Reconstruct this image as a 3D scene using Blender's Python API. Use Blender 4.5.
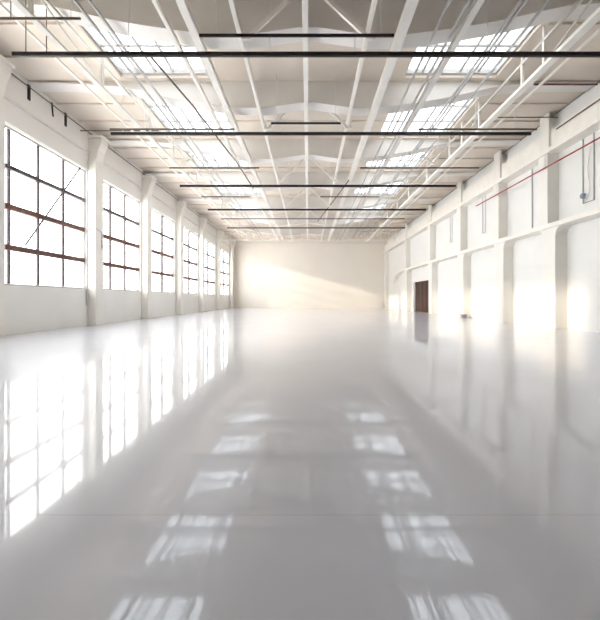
import bpy, bmesh, math, random
from mathutils import Vector, Matrix
random.seed(7)
for o in list(bpy.data.objects): bpy.data.objects.remove(o)
SC = bpy.context.scene
COL = SC.collection

# ------------------------------------------------------------ camera, sky, sun, exposure
EYE = 1.63
F = 380.0                                    # focal length in pixels of the 600 px wide frame
cam_d = bpy.data.cameras.new('camera')
cam = bpy.data.objects.new('camera', cam_d); COL.objects.link(cam)
cam.location = (0, 0, EYE); cam.rotation_euler = (math.radians(90), 0, 0)
cam_d.sensor_fit = 'HORIZONTAL'; cam_d.sensor_width = 36; cam_d.lens = 36 * F / 600
cam_d.shift_x = -8 / 600; cam_d.shift_y = -11 / 600
cam_d.clip_start = 0.05; cam_d.clip_end = 500
SC.camera = cam

w = bpy.data.worlds.new('sky'); SC.world = w; w.use_nodes = True
wn, wl = w.node_tree.nodes, w.node_tree.links
bg = wn['Background']
bg.inputs['Color'].default_value = (1.0, 0.985, 0.965, 1)
bg.inputs['Strength'].default_value = 4.2

sd = bpy.data.lights.new('sun', 'SUN'); sun = bpy.data.objects.new('sun', sd); COL.objects.link(sun)
SUN = Vector((1.0, 0.39, -0.26)).normalized()
sun.rotation_euler = SUN.to_track_quat('-Z', 'Y').to_euler()
sun.location = (-40, -10, 30)
sd.energy = 1.6; sd.color = (1.0, 0.85, 0.67); sd.angle = math.radians(2.6)

SC.view_settings.view_transform = 'Standard'; SC.view_settings.look = 'None'
SC.view_settings.gamma = 1; SC.view_settings.use_curve_mapping = False
SC.view_settings.exposure = 1.14

# ------------------------------------------------------------ materials
def mat(name, col, rough=0.6, metal=0.0, spec=0.4, var=0.05, scale=1.5, bump=0.0, bscale=20, rvar=0.0, coat=0.0, coat_rough=0.1, stretch=None):
    m = bpy.data.materials.new(name); m.use_nodes = True
    n, l = m.node_tree.nodes, m.node_tree.links
    b = n['Principled BSDF']
    b.inputs['Roughness'].default_value = rough; b.inputs['Metallic'].default_value = metal
    b.inputs['Specular IOR Level'].default_value = spec
    b.inputs['Coat Weight'].default_value = coat; b.inputs['Coat Roughness'].default_value = coat_rough
    tc = n.new('ShaderNodeTexCoord')
    mp = n.new('ShaderNodeMapping'); l.new(tc.outputs['Object'], mp.inputs['Vector'])
    if stretch: mp.inputs['Scale'].default_value = stretch
    nz = n.new('ShaderNodeTexNoise'); nz.inputs['Scale'].default_value = scale; nz.inputs['Detail'].default_value = 5
    l.new(mp.outputs['Vector'], nz.inputs['Vector'])
    rp = n.new('ShaderNodeValToRGB')
    rp.color_ramp.elements[0].position = 0.3; rp.color_ramp.elements[1].position = 0.7
    rp.color_ramp.elements[0].color = tuple(max(0, c * (1 - var)) for c in col) + (1,)
    rp.color_ramp.elements[1].color = tuple(min(1, c * (1 + var * .6)) for c in col) + (1,)
    l.new(nz.outputs['Fac'], rp.inputs['Fac']); l.new(rp.outputs['Color'], b.inputs['Base Color'])
    if rvar:
        mr = n.new('ShaderNodeMapRange'); mr.inputs['To Min'].default_value = rough - rvar; mr.inputs['To Max'].default_value = rough + rvar
        l.new(nz.outputs['Fac'], mr.inputs['Value']); l.new(mr.outputs['Result'], b.inputs['Roughness'])
    if bump:
        n2 = n.new('ShaderNodeTexNoise'); n2.inputs['Scale'].default_value = bscale; n2.inputs['Detail'].default_value = 4
        l.new(tc.outputs['Object'], n2.inputs['Vector'])
        bp = n.new('ShaderNodeBump'); bp.inputs['Strength'].default_value = bump; bp.inputs['Distance'].default_value = 0.02
        l.new(n2.outputs['Fac'], bp.inputs['Height']); l.new(bp.outputs['Normal'], b.inputs['Normal'])
    return m

M_WALL  = mat('white_wall_paint', (0.82, 0.80, 0.76), 0.7, var=0.04, scale=0.35, bump=0.12, bscale=6)
M_BACK  = mat('cream_wall_paint', (0.86, 0.81, 0.74), 0.65, var=0.03, scale=0.25, bump=0.1, bscale=5)
M_PANEL = mat('pale_infill_panel', (0.82, 0.81, 0.785), 0.6, var=0.03, scale=0.6)
M_PILL  = mat('white_pillar_paint', (0.84, 0.81, 0.755), 0.6, var=0.04, scale=0.8, bump=0.1, bscale=8)
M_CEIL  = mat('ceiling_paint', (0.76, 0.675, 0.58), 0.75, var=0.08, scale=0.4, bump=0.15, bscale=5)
M_GIRD  = mat('girder_paint', (0.80, 0.765, 0.72), 0.6, var=0.05, scale=0.6, bump=0.1, bscale=6)
M_STEEL = mat('white_painted_steel', (0.89, 0.85, 0.785), 0.5, var=0.05, scale=2.0)
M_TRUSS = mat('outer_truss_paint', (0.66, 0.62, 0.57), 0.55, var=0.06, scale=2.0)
M_BLACK = mat('black_rail_metal', (0.018, 0.015, 0.014), 0.5, var=0.2, scale=3)
M_DARKP = mat('dark_brown_pipe', (0.13, 0.095, 0.08), 0.5, var=0.15, scale=3)
M_MULL  = mat('dark_window_bar', (0.085, 0.07, 0.075), 0.5, var=0.15, scale=3)
M_RUST  = mat('red_oxide_window_bar', (0.15, 0.07, 0.058), 0.6, var=0.2, scale=3)
M_RED   = mat('red_pipe_paint', (0.36, 0.04, 0.045), 0.45, var=0.1, scale=3)
M_DOOR  = mat('brown_door_paint', (0.055, 0.022, 0.014), 0.55, var=0.3, scale=1.2, stretch=(1, 1, .3))
M_GREY  = mat('grey_metal', (0.30, 0.29, 0.27), 0.55, var=0.1, scale=4)
M_SLOT  = mat('dark_vent_void', (0.03, 0.024, 0.02), 0.8, var=0.2, scale=4)
M_BLUE  = mat('blue_grey_valve', (0.22, 0.25, 0.36), 0.5, var=0.1, scale=4)
M_SKYF  = mat('skylight_frame_paint', (0.50, 0.49, 0.48), 0.5, var=0.05, scale=2.0)

def glass_mat(name, frosted):
    m = bpy.data.materials.new(name); m.use_nodes = True
    n, l = m.node_tree.nodes, m.node_tree.links; n.clear()
    out = n.new('ShaderNodeOutputMaterial')
    gl = n.new('ShaderNodeBsdfGlossy'); gl.inputs['Roughness'].default_value = 0.05
    lw = n.new('ShaderNodeLayerWeight'); lw.inputs['Blend'].default_value = 0.5
    pw = n.new('ShaderNodeMath'); pw.operation = 'POWER'; pw.inputs[1].default_value = 5; l.new(lw.outputs['Facing'], pw.inputs[0])
    fr = n.new('ShaderNodeMath'); fr.operation = 'MULTIPLY_ADD'; fr.inputs[1].default_value = 0.7; fr.inputs[2].default_value = 0.03; l.new(pw.outputs[0], fr.inputs[0])
    if frosted:
        base = n.new('ShaderNodeBsdfTranslucent'); base.inputs['Color'].default_value = (0.50, 0.52, 0.54, 1)
        tr = n.new('ShaderNodeBsdfTransparent'); tr.inputs['Color'].default_value = (0.64, 0.66, 0.68, 1)
        tc = n.new('ShaderNodeTexCoord'); nz = n.new('ShaderNodeTexNoise'); nz.inputs['Scale'].default_value = 0.8
        l.new(tc.outputs['Object'], nz.inputs['Vector'])
        mr = n.new('ShaderNodeMapRange'); mr.inputs['To Min'].default_value = 0.08; mr.inputs['To Max'].default_value = 0.28
        l.new(nz.outputs['Fac'], mr.inputs['Value'])
        mx0 = n.new('ShaderNodeMixShader'); l.new(mr.outputs['Result'], mx0.inputs['Fac'])
        l.new(tr.outputs[0], mx0.inputs[1]); l.new(base.outputs[0], mx0.inputs[2]); src = mx0.outputs[0]
    else:
        tr = n.new('ShaderNodeBsdfTransparent'); tr.inputs['Color'].default_value = (0.97, 0.98, 0.98, 1); src = tr.outputs[0]
    mx = n.new('ShaderNodeMixShader'); l.new(fr.outputs[0], mx.inputs['Fac'])
    l.new(src, mx.inputs[1]); l.new(gl.outputs[0], mx.inputs[2]); l.new(mx.outputs[0], out.inputs['Surface'])
    return m
M_GLASS = glass_mat('window_glass', False)
M_FROST = glass_mat('frosted_skylight_glass', True)

def floor_mat():
    m = bpy.data.materials.new('polished_floor'); m.use_nodes = True
    n, l = m.node_tree.nodes, m.node_tree.links
    b = n['Principled BSDF']
    tc = n.new('ShaderNodeTexCoord'); P = tc.outputs['Object']
    nz = n.new('ShaderNodeTexNoise'); nz.inputs['Scale'].default_value = 0.35; nz.inputs['Detail'].default_value = 1; l.new(P, nz.inputs['Vector'])
    rp = n.new('ShaderNodeMix'); rp.data_type = 'RGBA'; rp.inputs['A'].default_value = FLOOR_A + (1,); rp.inputs['B'].default_value = FLOOR_B + (1,)
    l.new(nz.outputs['Fac'], rp.inputs['Factor'])
    # joints across the room (every 5.6 m), a slightly darker filled line
    sp = n.new('ShaderNodeSeparateXYZ'); l.new(P, sp.inputs[0])
    def joint(sock, period, off, width):
        a = n.new('ShaderNodeMath'); a.operation = 'ADD'; a.inputs[1].default_value = off; l.new(sock, a.inputs[0])
        p = n.new('ShaderNodeMath'); p.operation = 'PINGPONG'; p.inputs[1].default_value = period / 2; l.new(a.outputs[0], p.inputs[0])
        c = n.new('ShaderNodeMath'); c.operation = 'LESS_THAN'; c.inputs[1].default_value = width; l.new(p.outputs[0], c.inputs[0])
        return c.outputs[0]
    jy = joint(sp.outputs['Y'], 5.6, 5.6 - 2.87, 0.008); jx = joint(sp.outputs['X'], 9.0, 4.5, 0.005)
    mxm = n.new('ShaderNodeMath'); mxm.operation = 'MAXIMUM'; l.new(jy, mxm.inputs[0]); l.new(jx, mxm.inputs[1])
    mx = n.new('ShaderNodeMix'); mx.data_type = 'RGBA'; mx.inputs['B'].default_value = (0.30, 0.29, 0.30, 1)
    ms = n.new('ShaderNodeMath'); ms.operation = 'MULTIPLY'; ms.inputs[1].default_value = 0.25; l.new(mxm.outputs[0], ms.inputs[0])
    l.new(ms.outputs[0], mx.inputs['Factor']); l.new(rp.outputs['Result'], mx.inputs['A']); l.new(mx.outputs['Result'], b.inputs['Base Color'])
    n2 = n.new('ShaderNodeTexNoise'); n2.inputs['Scale'].default_value = 0.8; n2.inputs['Detail'].default_value = 1; l.new(P, n2.inputs['Vector'])
    mr = n.new('ShaderNodeMapRange'); mr.inputs['From Min'].default_value = 0; mr.inputs['From Max'].default_value = 1
    mr.inputs['To Min'].default_value = 0.26; mr.inputs['To Max'].default_value = 0.36
    l.new(n2.outputs['Fac'], mr.inputs['Value']); l.new(mr.outputs['Result'], b.inputs['Roughness'])
    b.inputs['IOR'].default_value = 1.35
    b.inputs['Coat Weight'].default_value = 0.75; b.inputs['Coat IOR'].default_value = 1.95
    b.inputs['Coat Roughness'].default_value = 0.05
    return m
FLOOR_A = (0.55, 0.575, 0.66); FLOOR_B = (0.60, 0.625, 0.71)
M_FLOOR = floor_mat()

# ------------------------------------------------------------ mesh helpers
class MB:
    def __init__(s): s.bm = bmesh.new()
    def box(s, x0, x1, y0, y1, z0, z1):
        v = [s.bm.verts.new((x, y, z)) for x in (x0, x1) for y in (y0, y1) for z in (z0, z1)]
        for f in ((0,1,3,2),(4,6,7,5),(0,4,5,1),(2,3,7,6),(0,2,6,4),(1,5,7,3)):
            s.bm.faces.new([v[i] for i in f])
        return s
    def tube(s, a, b, r, seg=10):
        a, b = Vector(a), Vector(b); d = b - a
        q = d.to_track_quat('Z', 'Y')
        rings = []
        for p in (a, b):
            rings.append([s.bm.verts.new(p + q @ Vector((r*math.cos(2*math.pi*i/seg), r*math.sin(2*math.pi*i/seg), 0))) for i in range(seg)])
        for i in range(seg):
            j = (i+1) % seg
            s.bm.faces.new([rings[0][i], rings[0][j], rings[1][j], rings[1][i]])
        s.bm.faces.new(rings[0][::-1]); s.bm.faces.new(rings[1])
        return s
    def path(s, pts, r, seg=8):
        for a, b in zip(pts, pts[1:]): s.tube(a, b, r, seg)
        return s
    def bar(s, a, b, w, h):                     # rectangular bar between two points
        a, b = Vector(a), Vector(b); d = (b - a).normalized()
        up = Vector((0, 1, 0)) if abs(d.y) < 0.9 else Vector((0, 0, 1))
        sx = d.cross(up).normalized(); sy = sx.cross(d).normalized()
        vs = []
        for p in (a, b):
            for i, j in ((-1,-1),(1,-1),(1,1),(-1,1)):
                vs.append(s.bm.verts.new(p + sx*(i*w/2) + sy*(j*h/2)))
        for f in ((0,3,2,1),(4,5,6,7),(0,1,5,4),(1,2,6,5),(2,3,7,6),(3,0,4,7)):
            s.bm.faces.new([vs[i] for i in f])
        return s
    def angle(s, a, b, w, t):                   # L section along y
        (x0, y0, z0), (x1, y1, z1) = a, b
        s.box(x0, x0+w, y0, y1, z0, z0+t); s.box(x0, x0+t, y0, y1, z0+t, z0+w)
        return s
    def prism(s, poly, axis, lo, hi):           # poly: 2-D points, axis 'x' -> (y,z), axis 'y' -> (x,z)
        def P(p, t): return (t, p[0], p[1]) if axis == 'x' else (p[0], t, p[1])
        A = [s.bm.verts.new(P(p, lo)) for p in poly]; B = [s.bm.verts.new(P(p, hi)) for p in poly]
        n = len(poly)
        for i in range(n):
            j = (i+1) % n; s.bm.faces.new([A[i], A[j], B[j], B[i]])
        s.bm.faces.new(A[::-1]); s.bm.faces.new(B)
        return s
    def build(s, name, m, parent=None, bevel=0.0, smooth=False):
        bmesh.ops.recalc_face_normals(s.bm, faces=s.bm.faces)
        me = bpy.data.meshes.new(name)
        if parent is not None and parent.type == 'EMPTY':
            s.bm.transform(Matrix.Translation(-Vector(parent.location)))
        s.bm.to_mesh(me); s.bm.free(); me.materials.append(m)
        if smooth:
            for p in me.polygons: p.use_smooth = True
            me.set_sharp_from_angle(angle=math.radians(40))
        o = bpy.data.objects.new(name, me); COL.objects.link(o)
        if parent is not None: o.parent = parent
        if bevel:
            b = o.modifiers.new('bevel', 'BEVEL'); b.width = bevel; b.segments = 2; b.limit_method = 'ANGLE'
        return o
def tag(o, label=None, cat=None, group=None, kind=None):
    if label: o['label'] = label
    if cat: o['category'] = cat
    if group: o['group'] = group
    if kind: o['kind'] = kind
    return o
def empty(name, loc):
    o = bpy.data.objects.new(name, None); COL.objects.link(o); o.location = loc; o.empty_display_size = 0.2
    return o
def Z(h): return h + EYE                        # height above the eye -> height above the floor
ORD = ['nearest', 'second', 'third', 'fourth', 'fifth', 'sixth', 'seventh', 'eighth', 'ninth']

# ------------------------------------------------------------ the shell
XL, XR, Y0, YB, ZR = -13.6, 14.15, -7.0, 68.0, Z(10.6)
tag(MB().box(XL-.4, XR+.4, Y0-.4, YB+.4, -.3, 0).build('floor', M_FLOOR), kind='structure')

# left wall: openings between the piers
WIN = [(8.45, 15.55), (16.45, 23.4), (24.4, 30.9), (32.0, 38.7), (40.4, 47.0), (48.3, 55.7), (57.6, 65.5)]
SILL, HEAD = Z(0.62), Z(7.9)
wl_ = MB()
wl_.box(XL-.4, XL, Y0-.4, YB+.4, 0, SILL); wl_.box(XL-.4, XL, Y0-.4, YB+.4, HEAD, ZR)
ed = [Y0-.4] + [v for a in WIN for v in a] + [YB+.4]
for a, b in zip(ed[0::2], ed[1::2]): wl_.box(XL-.4, XL, a, b, SILL, HEAD)
tag(wl_.build('wall_left', M_WALL), kind='structure')

DY0, DY1, DTOP = 42.75, 50.7, Z(2.35)
wr = MB()
wr.box(XR, XR+.4, Y0-.4, DY0, 0, ZR); wr.box(XR, XR+.4, DY1, YB+.4, 0, ZR); wr.box(XR, XR+.4, DY0, DY1, DTOP, ZR)
tag(wr.build('wall_right', M_PANEL), kind='structure')
bw = MB().box(XL, XR, YB, YB+.4, 0, ZR)
tag(bw.build('wall_back', M_BACK), kind='structure')
tag(MB().box(XL, XR, Y0-.4, Y0, 0, ZR).build('wall_front', M_WALL), kind='structure')

# ceiling slab with skylight openings, shallow cross battens on its underside
SKY_Y = [(14.3, 18.2), (19.5, 25.0), (26.3, 31.4), (32.8, 39.4), (41.0, 47.2)]
SKY_X = [(-8.95, -4.75), (4.6, 9.0)]
xs = [XL-.4, -8.95, -4.75, 4.6, 9.0, XR+.4]
ys = sorted([Y0-.4, YB+.4] + [v for a in SKY_Y for v in a])
ce = MB()
for i in range(len(xs)-1):
    for j in range(len(ys)-1):
        if i in (1, 3) and (ys[j], ys[j+1]) in SKY_Y: continue
        ce.box(xs[i], xs[i+1], ys[j], ys[j+1], ZR, ZR+.35)
for k in range(0, 31):
    y = 6.6 + 2.0*k
    if y > 67: break
    for (a, b) in ((-4.4, -2.6), (-2.4, -.2), (.2, 2.4), (2.6, 4.3)):
        ce.box(a, b, y-.06, y+.06, ZR-.07, ZR)
    for (a, b) in ((XL, -9.3), (9.3, XR)): ce.box(a, b, y-.05, y+.05, ZR-.09, ZR)
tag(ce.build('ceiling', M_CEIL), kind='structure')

# windows
def window(n, y0, y1, ys_, rod=False):
    x = XL - .2; fw = .09
    f = MB()
    f.box(x-.07, x+.07, y0, y1, HEAD-fw, HEAD); f.box(x-.07, x+.07, y0, y1, SILL, SILL+fw)
    f.box(x-.07, x+.07, y0, y0+fw, SILL+fw, HEAD-fw); f.box(x-.07, x+.07, y1-fw, y1, SILL+fw, HEAD-fw)
    root = tag(f.build('window_%d' % n, M_SKYF), kind='structure')
    v = MB()
    vd = .045 if n < 3 else .07 if n < 4 else .10
    for y in ys_: v.box(x-vd, x+vd, y-.07, y+.07, SILL+fw, HEAD-fw)
    v.build('vertical_bars', M_MULL, root)
    H = [Z(2.37), Z(4.24), Z(6.06)]
    for i, z in enumerate(H):
        t = .125 if i < 2 else .095
        MB().box(x-.11, x+.12, y0+fw, y1-fw, z-t, z+t).build('crossbar', M_RUST if i < 2 else M_MULL, root)
    MB().box(x-.008, x+.008, y0+fw, y1-fw, SILL+fw, HEAD-fw).build('glass', M_GLASS, root)
    if rod:
        MB().tube((x+.16, 18.35, Z(2.62)), (x+.16, 22.75, Z(7.85)), .045, 8).build('opening_rod', M_MULL, root)
        MB().tube((x+.16, 16.6, Z(5.6)), (x+.16, 17.9, Z(5.5)), .02, 8).tube((x+.16, 16.6, Z(2.65)), (x+.16, 18.6, Z(2.55)), .02, 8).build('opening_handle', M_GREY, root)
    return root
window(1, *WIN[0], [10.2, 12.0, 13.8])
window(2, *WIN[1], [17.5, 19.4, 21.4], rod=True)
window(3, *WIN[2], [26.5, 28.6])
window(4, *WIN[3], [35.9])
window(5, *WIN[4], [44.0])
window(6, *WIN[5], [52.3])
window(7, *WIN[6], [62.0])

# skylights: curb, glazing bars and frosted pane; they belong to the roof
n = 8
for (y0, y1) in SKY_Y:
    for sx, (x0, x1) in enumerate(SKY_X):
        c = MB(); t = .08; z0, z1 = ZR+.16, ZR+.42
        c.box(x0, x1, y0, y0+t, z0, z1); c.box(x0, x1, y1-t, y1, z0, z1)
        c.box(x0, x0+t, y0+t, y1-t, z0, z1); c.box(x1-t, x1, y0+t, y1-t, z0, z1)
        r = tag(c.build('window_%d' % n, M_SKYF), kind='structure'); n += 1
        g = MB(); nb = 5
        for k in range(1, nb): 
            x = x0 + (x1-x0)*k/nb; g.box(x-.045, x+.045, y0+t, y1-t, ZR+.22, ZR+.32)
        m_ = max(2, round((y1-y0)/1.9))
        for k in range(1, m_):
            y = y0 + (y1-y0)*k/m_; g.box(x0+t, x1-t, y-.045, y+.045, ZR+.20, ZR+.26)
        g.build('glazing_bars', M_SKYF, r)
        MB().box(x0+t, x1-t, y0+t, y1-t, ZR+.33, ZR+.35).build('glass', M_FROST, r)

# door on the right wall
d = MB().box(XR+.16, XR+.30, DY0+.12, DY1-.12, 0.0, DTOP-.12)
door = tag(d.build('door_1', M_DOOR), kind='structure')
fr = MB()
fr.box(XR-.05, XR+.35, DY0, DY0+.12, 0, DTOP); fr.box(XR-.05, XR+.35, DY1-.12, DY1, 0, DTOP); fr.box(XR-.05, XR+.35, DY0+.12, DY1-.12, DTOP-.12, DTOP)
fr.build('door_frame', M_PILL, door)
pp = MB()
for k in range(1, 5):
    y = DY0 + (DY1-DY0)*k/5; pp.box(XR+.13, XR+.16, y-.03, y+.03, .05, DTOP-.15)
pp.build('door_rib', M_DOOR, door)
MB().box(XR+.08, XR+.16, DY0+.45, DY0+.55, 1.0, 1.35).build('door_handle', M_GREY, door)

# wall trims
tag(MB().box(XL, XL+.14, 6.0, YB, Z(9.0), Z(9.09)).build('trim_1', M_GIRD), kind='structure')      # ledge over the left windows
tag(MB().box(XL, XL+.06, 16.45, YB, HEAD+.05, HEAD+.3).build('trim_2', M_WALL), kind='structure')
lowb = MB().box(13.36, XR, 3.0, 55.2, Z(3.96), Z(4.2))                                             # lower ledge beam, right
pts = []
for k in range(9):
    a = k/8*math.pi/2; pts.append((55.2 + 4.2*math.sin(a), Z(2.5) + 1.46*math.cos(a)))
out = pts + [(y+.0, z+.24) for (y, z) in pts[::-1]]
for (a, b) in zip(pts, pts[1:]):
    lowb.prism([a, b, (b[0]+.03, b[1]+.24), (a[0], a[1]+.24)], 'x', 13.44, XR)
tag(lowb.build('trim_3', M_STEEL), kind='structure')
tag(MB().box(13.44, XR, 3.0, YB, Z(8.22), Z(8.46)).box(13.72, XR, 3.0, YB, Z(8.46), Z(9.55)).build('trim_4', M_STEEL), kind='structure')
tag(MB().box(XL, XR, YB-.12, YB, Z(9.9), Z(10.15)).build('trim_5', M_GIRD), kind='structure')
tag(MB().box(2.2, 2.26, YB-.03, YB, 0, Z(9.9)).box(8.5, 8.56, YB-.03, YB, 0, Z(9.9)).box(XL, XR, YB-.03, YB, .0, .12).build('trim_6', M_BACK), kind='structure')
# thin horizontal grooves between the wall panels of the right wall
tag(MB().box(XR-.02, XR, 3, 43, Z(1.95), Z(2.0)).build('trim_7', M_PANEL), kind='structure')

# ------------------------------------------------------------ pillars
def pillar_left(y, label, w=.9):
    x1 = XL + .5; r = empty('pillar', (XL+.25, y, 0))
    MB().box(XL, x1, y-w/2, y+w/2, 0, Z(8.6)).build('shaft', M_PILL, r, bevel=.03)
    poly = [(XL, Z(8.6)), (x1, Z(8.6)), (x1+.02, Z(8.75)), (x1+.12, Z(9.25)), (x1+.32, Z(9.7)), (x1+.32, Z(9.98)), (XL, Z(9.98))]
    MB().prism(poly, 'y', y-w/2+.08, y+w/2-.08).build('corbel', M_PILL, r)
    MB().box(XL, x1+.4, y-w/2-.05, y+w/2+.05, Z(9.98), Z(10.12)).build('cap', M_PILL, r)
    MB().box(XL, x1+.03, y-w/2-.03, y+w/2+.03, 0, .12).build('plinth', M_GIRD, r)
    return tag(r, label, 'pillar', 'pillars along the left window wall')
PL = [16.0, 23.9, 31.5, 39.6, 47.7, 56.8, 66.5]
for y, s in zip(PL, ['white wall pillar at the left edge of the photo, before the largest window',
        'white wall pillar between the largest and the second left window',
        'white wall pillar between the second and third left windows',
        'white wall pillar between the third and fourth left windows',
        'white wall pillar between the fourth and fifth left windows',
        'white wall pillar between the fifth and the farthest left window',
        'narrow white pillar in the far left corner beside the back wall']):
    pillar_left(y, s, .9 if y < 60 else 1.2)

def flare(y, w, z0, z1, R):
    a = [(y-w/2, z0)]
    for k in range(9):
        t = k/8*math.pi/2; a.append((y-w/2-R*(1-math.cos(t)), z1-R+R*math.sin(t)))
    b = [(y+w/2, z0)]
    for k in range(9):
        t = k/8*math.pi/2; b.append((y+w/2+R*(1-math.cos(t)), z1-R+R*math.sin(t)))
    return a + b[::-1]
def pillar_right(y, label, w=1.1, R=.5):
    x0 = 13.5; r = empty('pillar', (13.9, y, 0))
    MB().prism(flare(y, w, 0, Z(3.96), R), 'x', x0, XR).build('lower_shaft', M_PILL, r)
    MB().box(x0+.02, XR, y+.15, y+w/2+.45, Z(4.2), Z(8.22)).build('upper_shaft', M_PILL, r, bevel=.02)
    MB().box(13.60, 13.72, y+.15, y+w/2+.45, Z(8.46), Z(10.55)).build('post', M_PILL, r)
    MB().box(x0-.03, XR, y-w/2-.03, y+w/2+.03, 0, .1).build('plinth', M_GIRD, r)
    return tag(r, label, 'pillar', 'pillars along the right wall')
PR = [21.3, 26.8, 33.6, 42.0, 52.4]
for y, s in zip(PR, ['white pillar on the right wall nearest the camera, crossed by the red pipe',
        'second white pillar on the right wall, at the far stretch of the red pipe',
        'third white pillar on the right wall, with the small grey box at its foot',
        'white pillar on the right wall just in front of the brown door',
        'white pillar on the right wall just beyond the brown door']):
    pillar_right(y, s)
r = empty('pillar', (13.8, 67.2, 0))
MB().box(13.55, XR, 66.6, 67.9, 0, Z(8.22)).build('shaft', M_PILL, r, bevel=.03)
MB().box(13.5, XR, 66.55, 67.93, 0, .12).build('plinth', M_GIRD, r)
tag(r, 'bright white column in the far right corner beside the back wall', 'pillar', 'pillars along the right wall')

# ------------------------------------------------------------ roof girders
DEP = [(13.7, .12), (12, .14), (10.5, .2), (9, .32), (7.7, .62), (6.4, .9), (5, 1.12), (3.4, 1.32), (2.2, 1.34), (0, 1.02)]
def depth(x):
    x = abs(x)
    for (b, db), (a, da) in zip(DEP, DEP[1:]):
        if a <= x <= b: return da + (db-da)*(x-a)/(b-a)
    return DEP[0][1]
GY = [(13.4, 14.1), (18.5, 19.2), (25.2, 25.9), (31.7, 32.4), (39.7, 40.4), (47.5, 48.2), (55.5, 56.2)]
GL = ['nearest off-white curved roof girder, cutting off the top of the largest skylights',
      'off-white curved roof girder between the first and second pairs of skylights', 'off-white curved roof girder between the second and third pairs of skylights',
      'off-white curved roof girder between the third and fourth pairs of skylights', 'off-white curved roof girder just beyond the fourth pair of skylights',
      'off-white curved roof girder beyond the farthest skylights', 'farthest off-white curved roof girder, before the lattice truss']
for (a, b), lab in zip(GY, GL):
    N = 44; poly = []
    for k in range(N+1):
        x = XL + (XR-XL)*k/N; poly.append((x, ZR - depth(x)))
    poly += [(XR, ZR), (XL, ZR)]
    g = MB()
    for k in range(N):          # built in slices so the curve triangulates cleanly
        p, q = poly[k], poly[k+1]
        g.prism([p, q, (q[0], ZR), (p[0], ZR)], 'y', a, b)
    bmesh.ops.remove_doubles(g.bm, verts=g.bm.verts, dist=1e-4)
    r = empty('roof_girder', (0, (a+b)/2, ZR))
    g.build('web', M_GIRD, r)
    f = MB()                    # bottom flange lip on the near side
    for k in range(N):
        p, q = poly[k], poly[k+1]
        f.prism([(p[0], p[1]), (q[0], q[1]), (q[0], q[1]+.07), (p[0], p[1]+.07)], 'y', a-.07, a)
    f.build('flange', M_GIRD, r)
    tag(r, lab, 'girder', 'curved girders across the roof')

# ------------------------------------------------------------ members running the length of the hall
def runner(name, x, h, w, t, lab, cat='beam', m=None, y0=5.0, y1=59.6, dbl=0):
    g = MB()
    if dbl:
        g.box(x-dbl/2-w/2, x-dbl/2+w/2, y0, y1, Z(h), Z(h)+t); g.box(x+dbl/2-w/2, x+dbl/2+w/2, y0, y1, Z(h), Z(h)+t)
        k = y0+.5
        while k < y1: g.box(x-dbl/2, x+dbl/2, k-.05, k+.05, Z(h)+.01, Z(h)+t-.01); k += 3.1
    else:
        g.box(x-w/2, x+w/2, y0, y1, Z(h), Z(h)+.04); g.box(x-w/2, x+w/2, y0, y1, Z(h)+t-.04, Z(h)+t); g.box(x-w*.18, x+w*.18, y0, y1, Z(h)+.04, Z(h)+t-.04)
    return tag(g.build(name, m or M_STEEL), lab, cat)
runner('roof_beam', -.43*8.95, 8.95, .26, .26, 'wide white roof beam running lengthwise, left of the middle of the roof')
runner('roof_beam', .355*8.95, 8.95, .30, .26, 'wide white roof beam running lengthwise, right of the middle of the roof')
runner('roof_beam', -.26*8.98, 8.98, .13, .2, 'narrow white lengthwise roof beam left of the centre line')
runner('roof_beam', .226*8.98, 8.98, .13, .2, 'narrow white lengthwise roof beam right of the centre line')
runner('roof_beam', -.01*9.3, 9.33, .20, .18, 'pale lengthwise roof beam along the centre line of the ceiling')
runner('roof_beam', -.517*9.15, 9.15, .13, .16, 'slim white lengthwise beam along the inner edge of the left skylights')
runner('roof_beam', .58*9.15, 9.15, .22, .2, 'wide grey-white lengthwise beam crossing the right skylights', m=M_GIRD)
runner('purlin', -.735*9.55, 9.55, .06, .1, 'thin grey purlin crossing the left skylights, inner one', 'purlin', M_SKYF)
runner('purlin', -.785*9.6, 9.6, .06, .1, 'thin grey purlin crossing the left skylights, outer one', 'purlin', M_SKYF)
runner('purlin', .477*9.1, 9.1, .05, .1, 'thin white purlin at the inner side of the right skylights', 'purlin', M_SKYF)
runner('purlin', .542*9.1, 9.1, .06, .1, 'thin white purlin just inside the wide beam under the right skylights', 'purlin', M_SKYF)
runner('purlin', .725*9.5, 9.5, .05, .1, 'thin twin grey purlin crossing the middle of the right skylights', 'purlin', M_SKYF, dbl=.16)
runner('purlin', .81*9.65, 9.65, .05, .1, 'thin grey purlin near the outer edge of the right skylights', 'purlin', M_SKYF)
runner('purlin', -1.05*9.9, 9.9, .08, .1, 'thin white purlin outside the left lattice truss', 'purlin', M_STEEL)
runner('purlin', 1.09*9.9, 9.9, .08, .1, 'thin white purlin outside the right lattice truss', 'purlin', M_STEEL)

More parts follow.
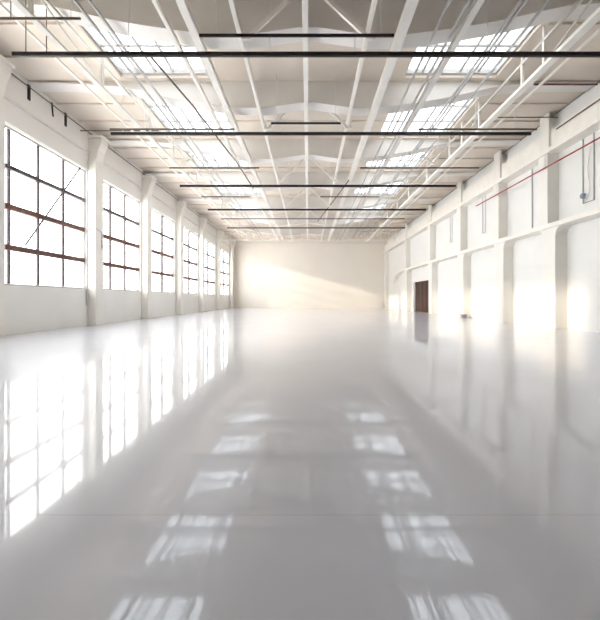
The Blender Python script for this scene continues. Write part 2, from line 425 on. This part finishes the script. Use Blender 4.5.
def outer_truss(x, struts, lab, wide, m):
    r = empty('roof_truss', (x, 5.0, Z(8.93)))
    MB().box(x-wide/2, x+wide/2, 5, 59.6, Z(8.95), Z(9.0)).box(x-.04, x+.04, 5, 59.6, Z(9.0), Z(9.12)).box(x-wide/2, x-wide/2+.04, 5, 59.6, Z(9.0), Z(9.08)).build('lower_chord', m, r)
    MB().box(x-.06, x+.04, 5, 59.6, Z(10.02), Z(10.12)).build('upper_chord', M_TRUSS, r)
    for i, y in enumerate(struts):
        MB().box(x-.05, x+.05, y-.06, y+.06, Z(9.12), Z(10.02)).box(x-.04, x+.04, y-.05, y+.05, Z(10.12), ZR).build('strut', m, r)
    for a, b in zip(struts[1::3], struts[2::3]):
        MB().bar((x, a, Z(10.0)), (x, b, Z(9.14)), .05, .05).build('diagonal', M_TRUSS, r)
    return tag(r, lab, 'truss', 'lengthwise lattice trusses beside the skylights')
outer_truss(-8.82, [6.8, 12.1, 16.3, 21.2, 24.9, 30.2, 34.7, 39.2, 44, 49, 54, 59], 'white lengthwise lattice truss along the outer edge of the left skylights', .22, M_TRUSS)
outer_truss(9.2, [6.8, 11.0, 14.8, 16.3, 20.4, 22.7, 24.7, 29.3, 34.7, 39.2, 44, 49, 54, 59], 'white lengthwise lattice truss along the outer edge of the right skylights', .30, M_STEEL)

# ------------------------------------------------------------ V-shaped braces across the middle of the roof
def brace(y, lab, full=True):
    r = empty('roof_brace', (0, y, Z(8.7)))
    for s in (-1, 1):
        MB().bar((s*.16, y, Z(10.5)), (s*2.0, y, Z(8.78)), .13, .11).build('diagonal', M_STEEL, r)
        MB().box(s*2.16-.035, s*2.16+.035, y-.035, y+.035, Z(8.78), Z(8.98)).build('hanger', M_STEEL, r)
        MB().box(s*2.08-.16, s*2.08+.16, y-.05, y+.05, Z(8.70), Z(8.78)).build('node_plate', M_STEEL, r)
    MB().box(-.22, .22, y-.06, y+.06, Z(10.46), Z(10.6)).build('apex_plate', M_STEEL, r)
    return tag(r, lab, 'brace', 'white braces under the middle of the roof')
for y, lab in zip([12.75, 19.45, 28.2, 35.8, 44.8], ['nearest white inverted-V roof brace, at the top edge of the photo',
        'second nearest white inverted-V roof brace, above the short black rail', 'third white inverted-V brace from the camera under the roof middle',
        'fourth white inverted-V brace from the camera under the roof middle', 'farthest white inverted-V brace under the roof middle']):
    brace(y, lab)
for s, lab in ((-1, 'small white inverted-V brace beside the left truss, beyond the second skylight'), (1, 'small white inverted-V brace beside the right truss, beyond the second skylight')):
    xa = 8.0*s; y = 26.6; r = empty('roof_brace', (xa, y, Z(9.4)))
    for t in (-1, 1):
        MB().bar((xa, y, Z(10.0)), (xa+t*.8, y, Z(9.42)), .08, .08).build('diagonal', M_STEEL, r)
    MB().box(xa-.1, xa+.1, y-.05, y+.05, Z(9.98), Z(10.12)).build('apex_plate', M_STEEL, r)
    tag(r, lab, 'brace', 'small side braces')

# lattice truss in front of the back wall
yt = 60.0; r = empty('roof_truss', (0, yt, Z(9.3)))
MB().box(XL, XR, yt-.12, yt+.12, Z(9.25), Z(9.42)).build('lower_chord', M_STEEL, r)
MB().box(XL, XR, yt-.12, yt+.12, Z(10.4), Z(10.55)).build('upper_chord', M_STEEL, r)
N = 22
for k in range(N+1):
    x = XL+.15 + (XR-XL-.3)*k/N
    MB().box(x-.05, x+.05, yt-.05, yt+.05, Z(9.42), Z(10.4)).build('post', M_STEEL, r)
    if k < N:
        x2 = XL+.15 + (XR-XL-.3)*(k+1)/N
        a, b = (10.36, 9.46) if k % 2 else (9.46, 10.36)
        MB().bar((x+.06, yt, Z(a)), (x2-.06, yt, Z(b)), .06, .06).build('diagonal', M_STEEL, r)
tag(r, 'pale lattice truss spanning the hall just in front of the back wall', 'truss')

# ------------------------------------------------------------ black rails hung across the hall
def rail(y, x0, x1, h, w, t, lab, rods, m=None, grp='long black rails hung across the hall'):
    r = empty('ceiling_rail', ((x0+x1)/2, y, Z(h)))
    b = MB().box(x0, x1, y-w/2, y+w/2, Z(h), Z(h)+t)
    b.box(x0, x1, y-w/2-.015, y+w/2+.015, Z(h)+t, Z(h)+t+.02)
    b.build('rail', m or M_BLACK, r)
    for x in rods:
        top = 10.6 - depth(x) if any(a <= y <= b_ for a, b_ in GY) else 10.6
        MB().tube((x, y, Z(h)+t+.02), (x, y, Z(top)), .014, 8).build('rod', M_DARKP if y < 13 and x < -8 else M_GIRD, r)
    return tag(r, lab, 'rail', grp)
rail(12.93, -10.05, 11.6, 8.25, .10, .11, 'longest and nearest thick black rail hung across the whole hall', [-9.6, -8.9, -6.1, -1.3, 1.6, 6.1, 10.4])
rail(19.1, -9.9, 11.2, 8.24, .10, .11, 'second nearest thick black rail hung across the hall', [-9.3, -6.0, -1.4, 1.6, 6.0, 10.4])
rail(27.9, -9.4, 10.85, 8.22, .10, .13, 'third thick black rail from the camera, hung across the hall', [-9.0, -6.0, -1.4, 1.6, 6.0, 10.2])
rail(35.3, -9.3, 10.95, 8.22, .10, .13, 'fourth thick black rail from the camera, hung across the hall', [-9.0, -6.0, -1.4, 1.6, 6.0, 10.2])
rail(44.2, -9.4, 11.3, 8.2, .10, .12, 'farthest black rail hung across the hall before the lattice truss', [-9.0, -6.0, 1.6, 6.0, 10.2], M_DARKP)  # brown in place of black: far-end haze put into the rail's colour
G2 = 'thin dark rails between the thick black rails'
rail(12.02, -3.44, 2.72, 8.29, .05, .06, 'short thin black rail just above the nearest thick one, mid-roof', [-2.9, 2.3], grp=G2)
rail(18.0, -1.75, 1.55, 8.28, .05, .06, 'very short thin black rail above the second thick rail, mid-roof', [-1.5, 1.3], grp=G2)
rail(11.7, -9.9, -7.0, 8.6, .04, .04, 'thin dark rail at the upper left corner of the photo', [-9.15, -7.3], M_DARKP, G2)
rail(18.6, -9.7, -3.6, 8.27, .04, .05, 'thin dark rail under the second left skylight, above the second thick rail', [-8.0, -5.6], M_DARKP, G2)
rail(18.6, 5.4, 11.2, 8.27, .04, .05, 'thin dark rail under the second right skylight, above the second thick rail', [6.3, 8.2], M_DARKP, G2)
rail(24.1, -8.8, -3.1, 8.27, .05, .06, 'thin dark rail on the left between second and third thick rails', [-8.0, -5.6], M_DARKP, G2)
rail(24.1, 3.3, 10.85, 8.27, .05, .06, 'thin dark rail on the right between second and third thick rails', [6.3, 8.2], M_DARKP, G2)
rail(30.9, -8.7, -4.7, 8.27, .05, .06, 'thin dark rail on the left between third and fourth thick rails', [-8.0, -5.6], M_DARKP, G2)
rail(30.9, 1.0, 5.8, 8.27, .05, .06, 'thin dark rail right of centre between third and fourth thick rails', [1.8, 5.5], M_DARKP, G2)
rail(39.4, -9.0, 10.0, 8.27, .05, .07, 'thin dark rail between the fourth and farthest thick rails', [-8.0, -5.6, 1.8, 5.5], M_DARKP, G2)

# ------------------------------------------------------------ pipes, conduits, small fittings
def pipe(name, pts, r, m, lab, cat='pipe', grp=None, clips=()):
    o = MB().path(pts, r, 10).build(name, m, smooth=True); tag(o, lab, cat, grp)
    for y in clips:                             # hangers up to the beam above the pipe
        MB().box(13.445, 13.465, y-.02, y+.02, Z(7.45), Z(8.22)).build('hanger', M_GIRD, o)
    return o
pipe('sprinkler_pipe', [(13.42, 5.0, Z(7.42)), (13.42, 30.3, Z(7.42))], .04, M_RED, 'thin red pipe running high along the right wall',
     clips=(9, 15, 21.6, 27.1, 30.0))
pipe('roof_pipe', [(-6.0, 14.5, Z(10.0-.75)), (-5.45, 18.0, Z(9.15)), (-4.75, 25.0, Z(9.05)), (-4.3, 32.0, Z(8.9))], .04, M_DARKP, 'dark brown pipe slanting below the left skylights')
pipe('roof_pipe', [(3.05, 28.5, Z(8.9)), (2.5, 33, Z(8.9)), (1.1, 43.5, Z(8.9))], .04, M_DARKP, 'dark brown pipe slanting across the far right of centre of the roof')
pipe('wall_conduit', [(13.66, 4, Z(9.35)), (13.66, 20.9, Z(9.35))], .035, M_DARKP, 'dark conduit along the top of the right wall, near the photo edge', 'conduit')
pipe('wall_conduit', [(14.05, 4, Z(10.5)), (14.05, 60, Z(10.5))], .03, M_GREY, 'dark conduit in the corner between right wall and ceiling', 'conduit')
pipe('tie_pipe', [(9.95, 20.6, Z(9.85)), (13.55, 20.6, Z(9.85))], .03, M_DARKP, 'thin dark cross pipe from right truss to right wall')
pipe('tie_pipe', [(-13.6, 22.7, Z(10.05)), (-8.89, 22.7, Z(10.05))], .03, M_DARKP, 'thin dark cross pipe from left truss to left wall')
pipe('tie_pipe', [(10.6, 17.8, Z(10.05)), (13.55, 17.8, Z(10.05))], .04, M_RUST, 'dull red cross pipe under the ceiling at the right, near the photo edge')
pipe('wall_conduit', [(-13.55, 16.6, Z(10.3)), (-13.55, 60, Z(10.3))], .025, M_DARKP, 'thin dark conduit running under the eaves of the left wall', 'conduit')
pipe('wall_conduit', [(-13.55, 23.25, Z(-.4)), (-13.55, 23.25, Z(4.1)), (-13.4, 23.4, Z(4.35)), (-13.08, 23.5, Z(4.35)), (-13.06, 24.1, Z(4.2)), (-13.06, 24.1, Z(3.2))], .03, M_SKYF,
     'pale bent conduit climbing the pillar after the largest window', 'conduit')
# hanging conduit loops on the right wall
def loop(y, w_, top, bot, lab, dot=None):
    r = empty('conduit_loop', (14.1, y, Z(bot)))
    MB().path([(14.11, y, Z(top)), (14.11, y, Z(bot)), (14.11, y+w_, Z(bot)), (14.11, y+w_, Z(top))], .022, 8).build('conduit', M_GREY if dot else M_SKYF, r)
    if dot:
        MB().path([(14.05, y+.15, Z(top-.6)), (14.05, y+.35, Z(top-1.6)), (14.05, y+.2, Z(top-2.6)), (14.05, y+.5, Z(bot+.1))], .03, 8).build('cable', M_STEEL, r)
        MB().tube((13.95, y+w_-.12, Z(bot+.35)), (14.13, y+w_-.12, Z(bot+.35)), .13, 16).build('round_box', M_BLUE, r)
    return tag(r, lab, 'conduit', 'conduits hanging on the upper right wall')
loop(18.75, .75, 8.2, 4.9, 'hanging conduit loop with a blue round box, upper right wall at the photo edge', dot=True)
loop(23.9, .05, 8.2, 4.5, 'single straight conduit on the upper right wall between the two nearest pillars')
loop(30.2, .5, 8.2, 5.3, 'pale conduit loop on the upper right wall at the end of the red pipe')
loop(37.2, .5, 8.2, 5.6, 'pale conduit loop on the upper right wall above the third bay', )

# vent slots high on the left wall
for y, z0, z1, w_, tilt, lab in ((18.5, 9.68, 10.42, .19, 0, 'dark upright vent slot high on the left wall, nearest the camera'),
                            (20.25, 9.72, 10.42, .10, .1, 'thin dark tilted vent slot, middle one high on the left wall'),
                            (21.3, 9.68, 10.42, .19, 0, 'dark upright vent slot high on the left wall, farthest of three')):
    r = empty('wall_vent', (XL+.03, y, Z(z0)))
    MB().prism([(y-w_/2, Z(z0)), (y+w_/2, Z(z0)), (y+w_/2-tilt, Z(z1)), (y-w_/2-tilt, Z(z1))], 'x', XL+.0, XL+.03).build('slot', M_SLOT, r)
    MB().box(XL, XL+.06, y-w_/2-.1-tilt, y+w_/2+.06, Z(z1), Z(z1)+.04).build('hood', M_GIRD, r)
    tag(r, lab, 'vent', 'vent slots above the largest window')

# small grey box on the floor
r = empty('floor_box', (13.35, 32.6, 0))
MB().box(13.15, 13.55, 32.4, 32.8, 0, .26).build('body', M_GREY, r, bevel=.02)
MB().box(13.12, 13.58, 32.37, 32.83, .26, .30).build('lid', M_DARKP, r)
tag(r, 'small grey box on the floor at the foot of a right-hand pillar', 'box')
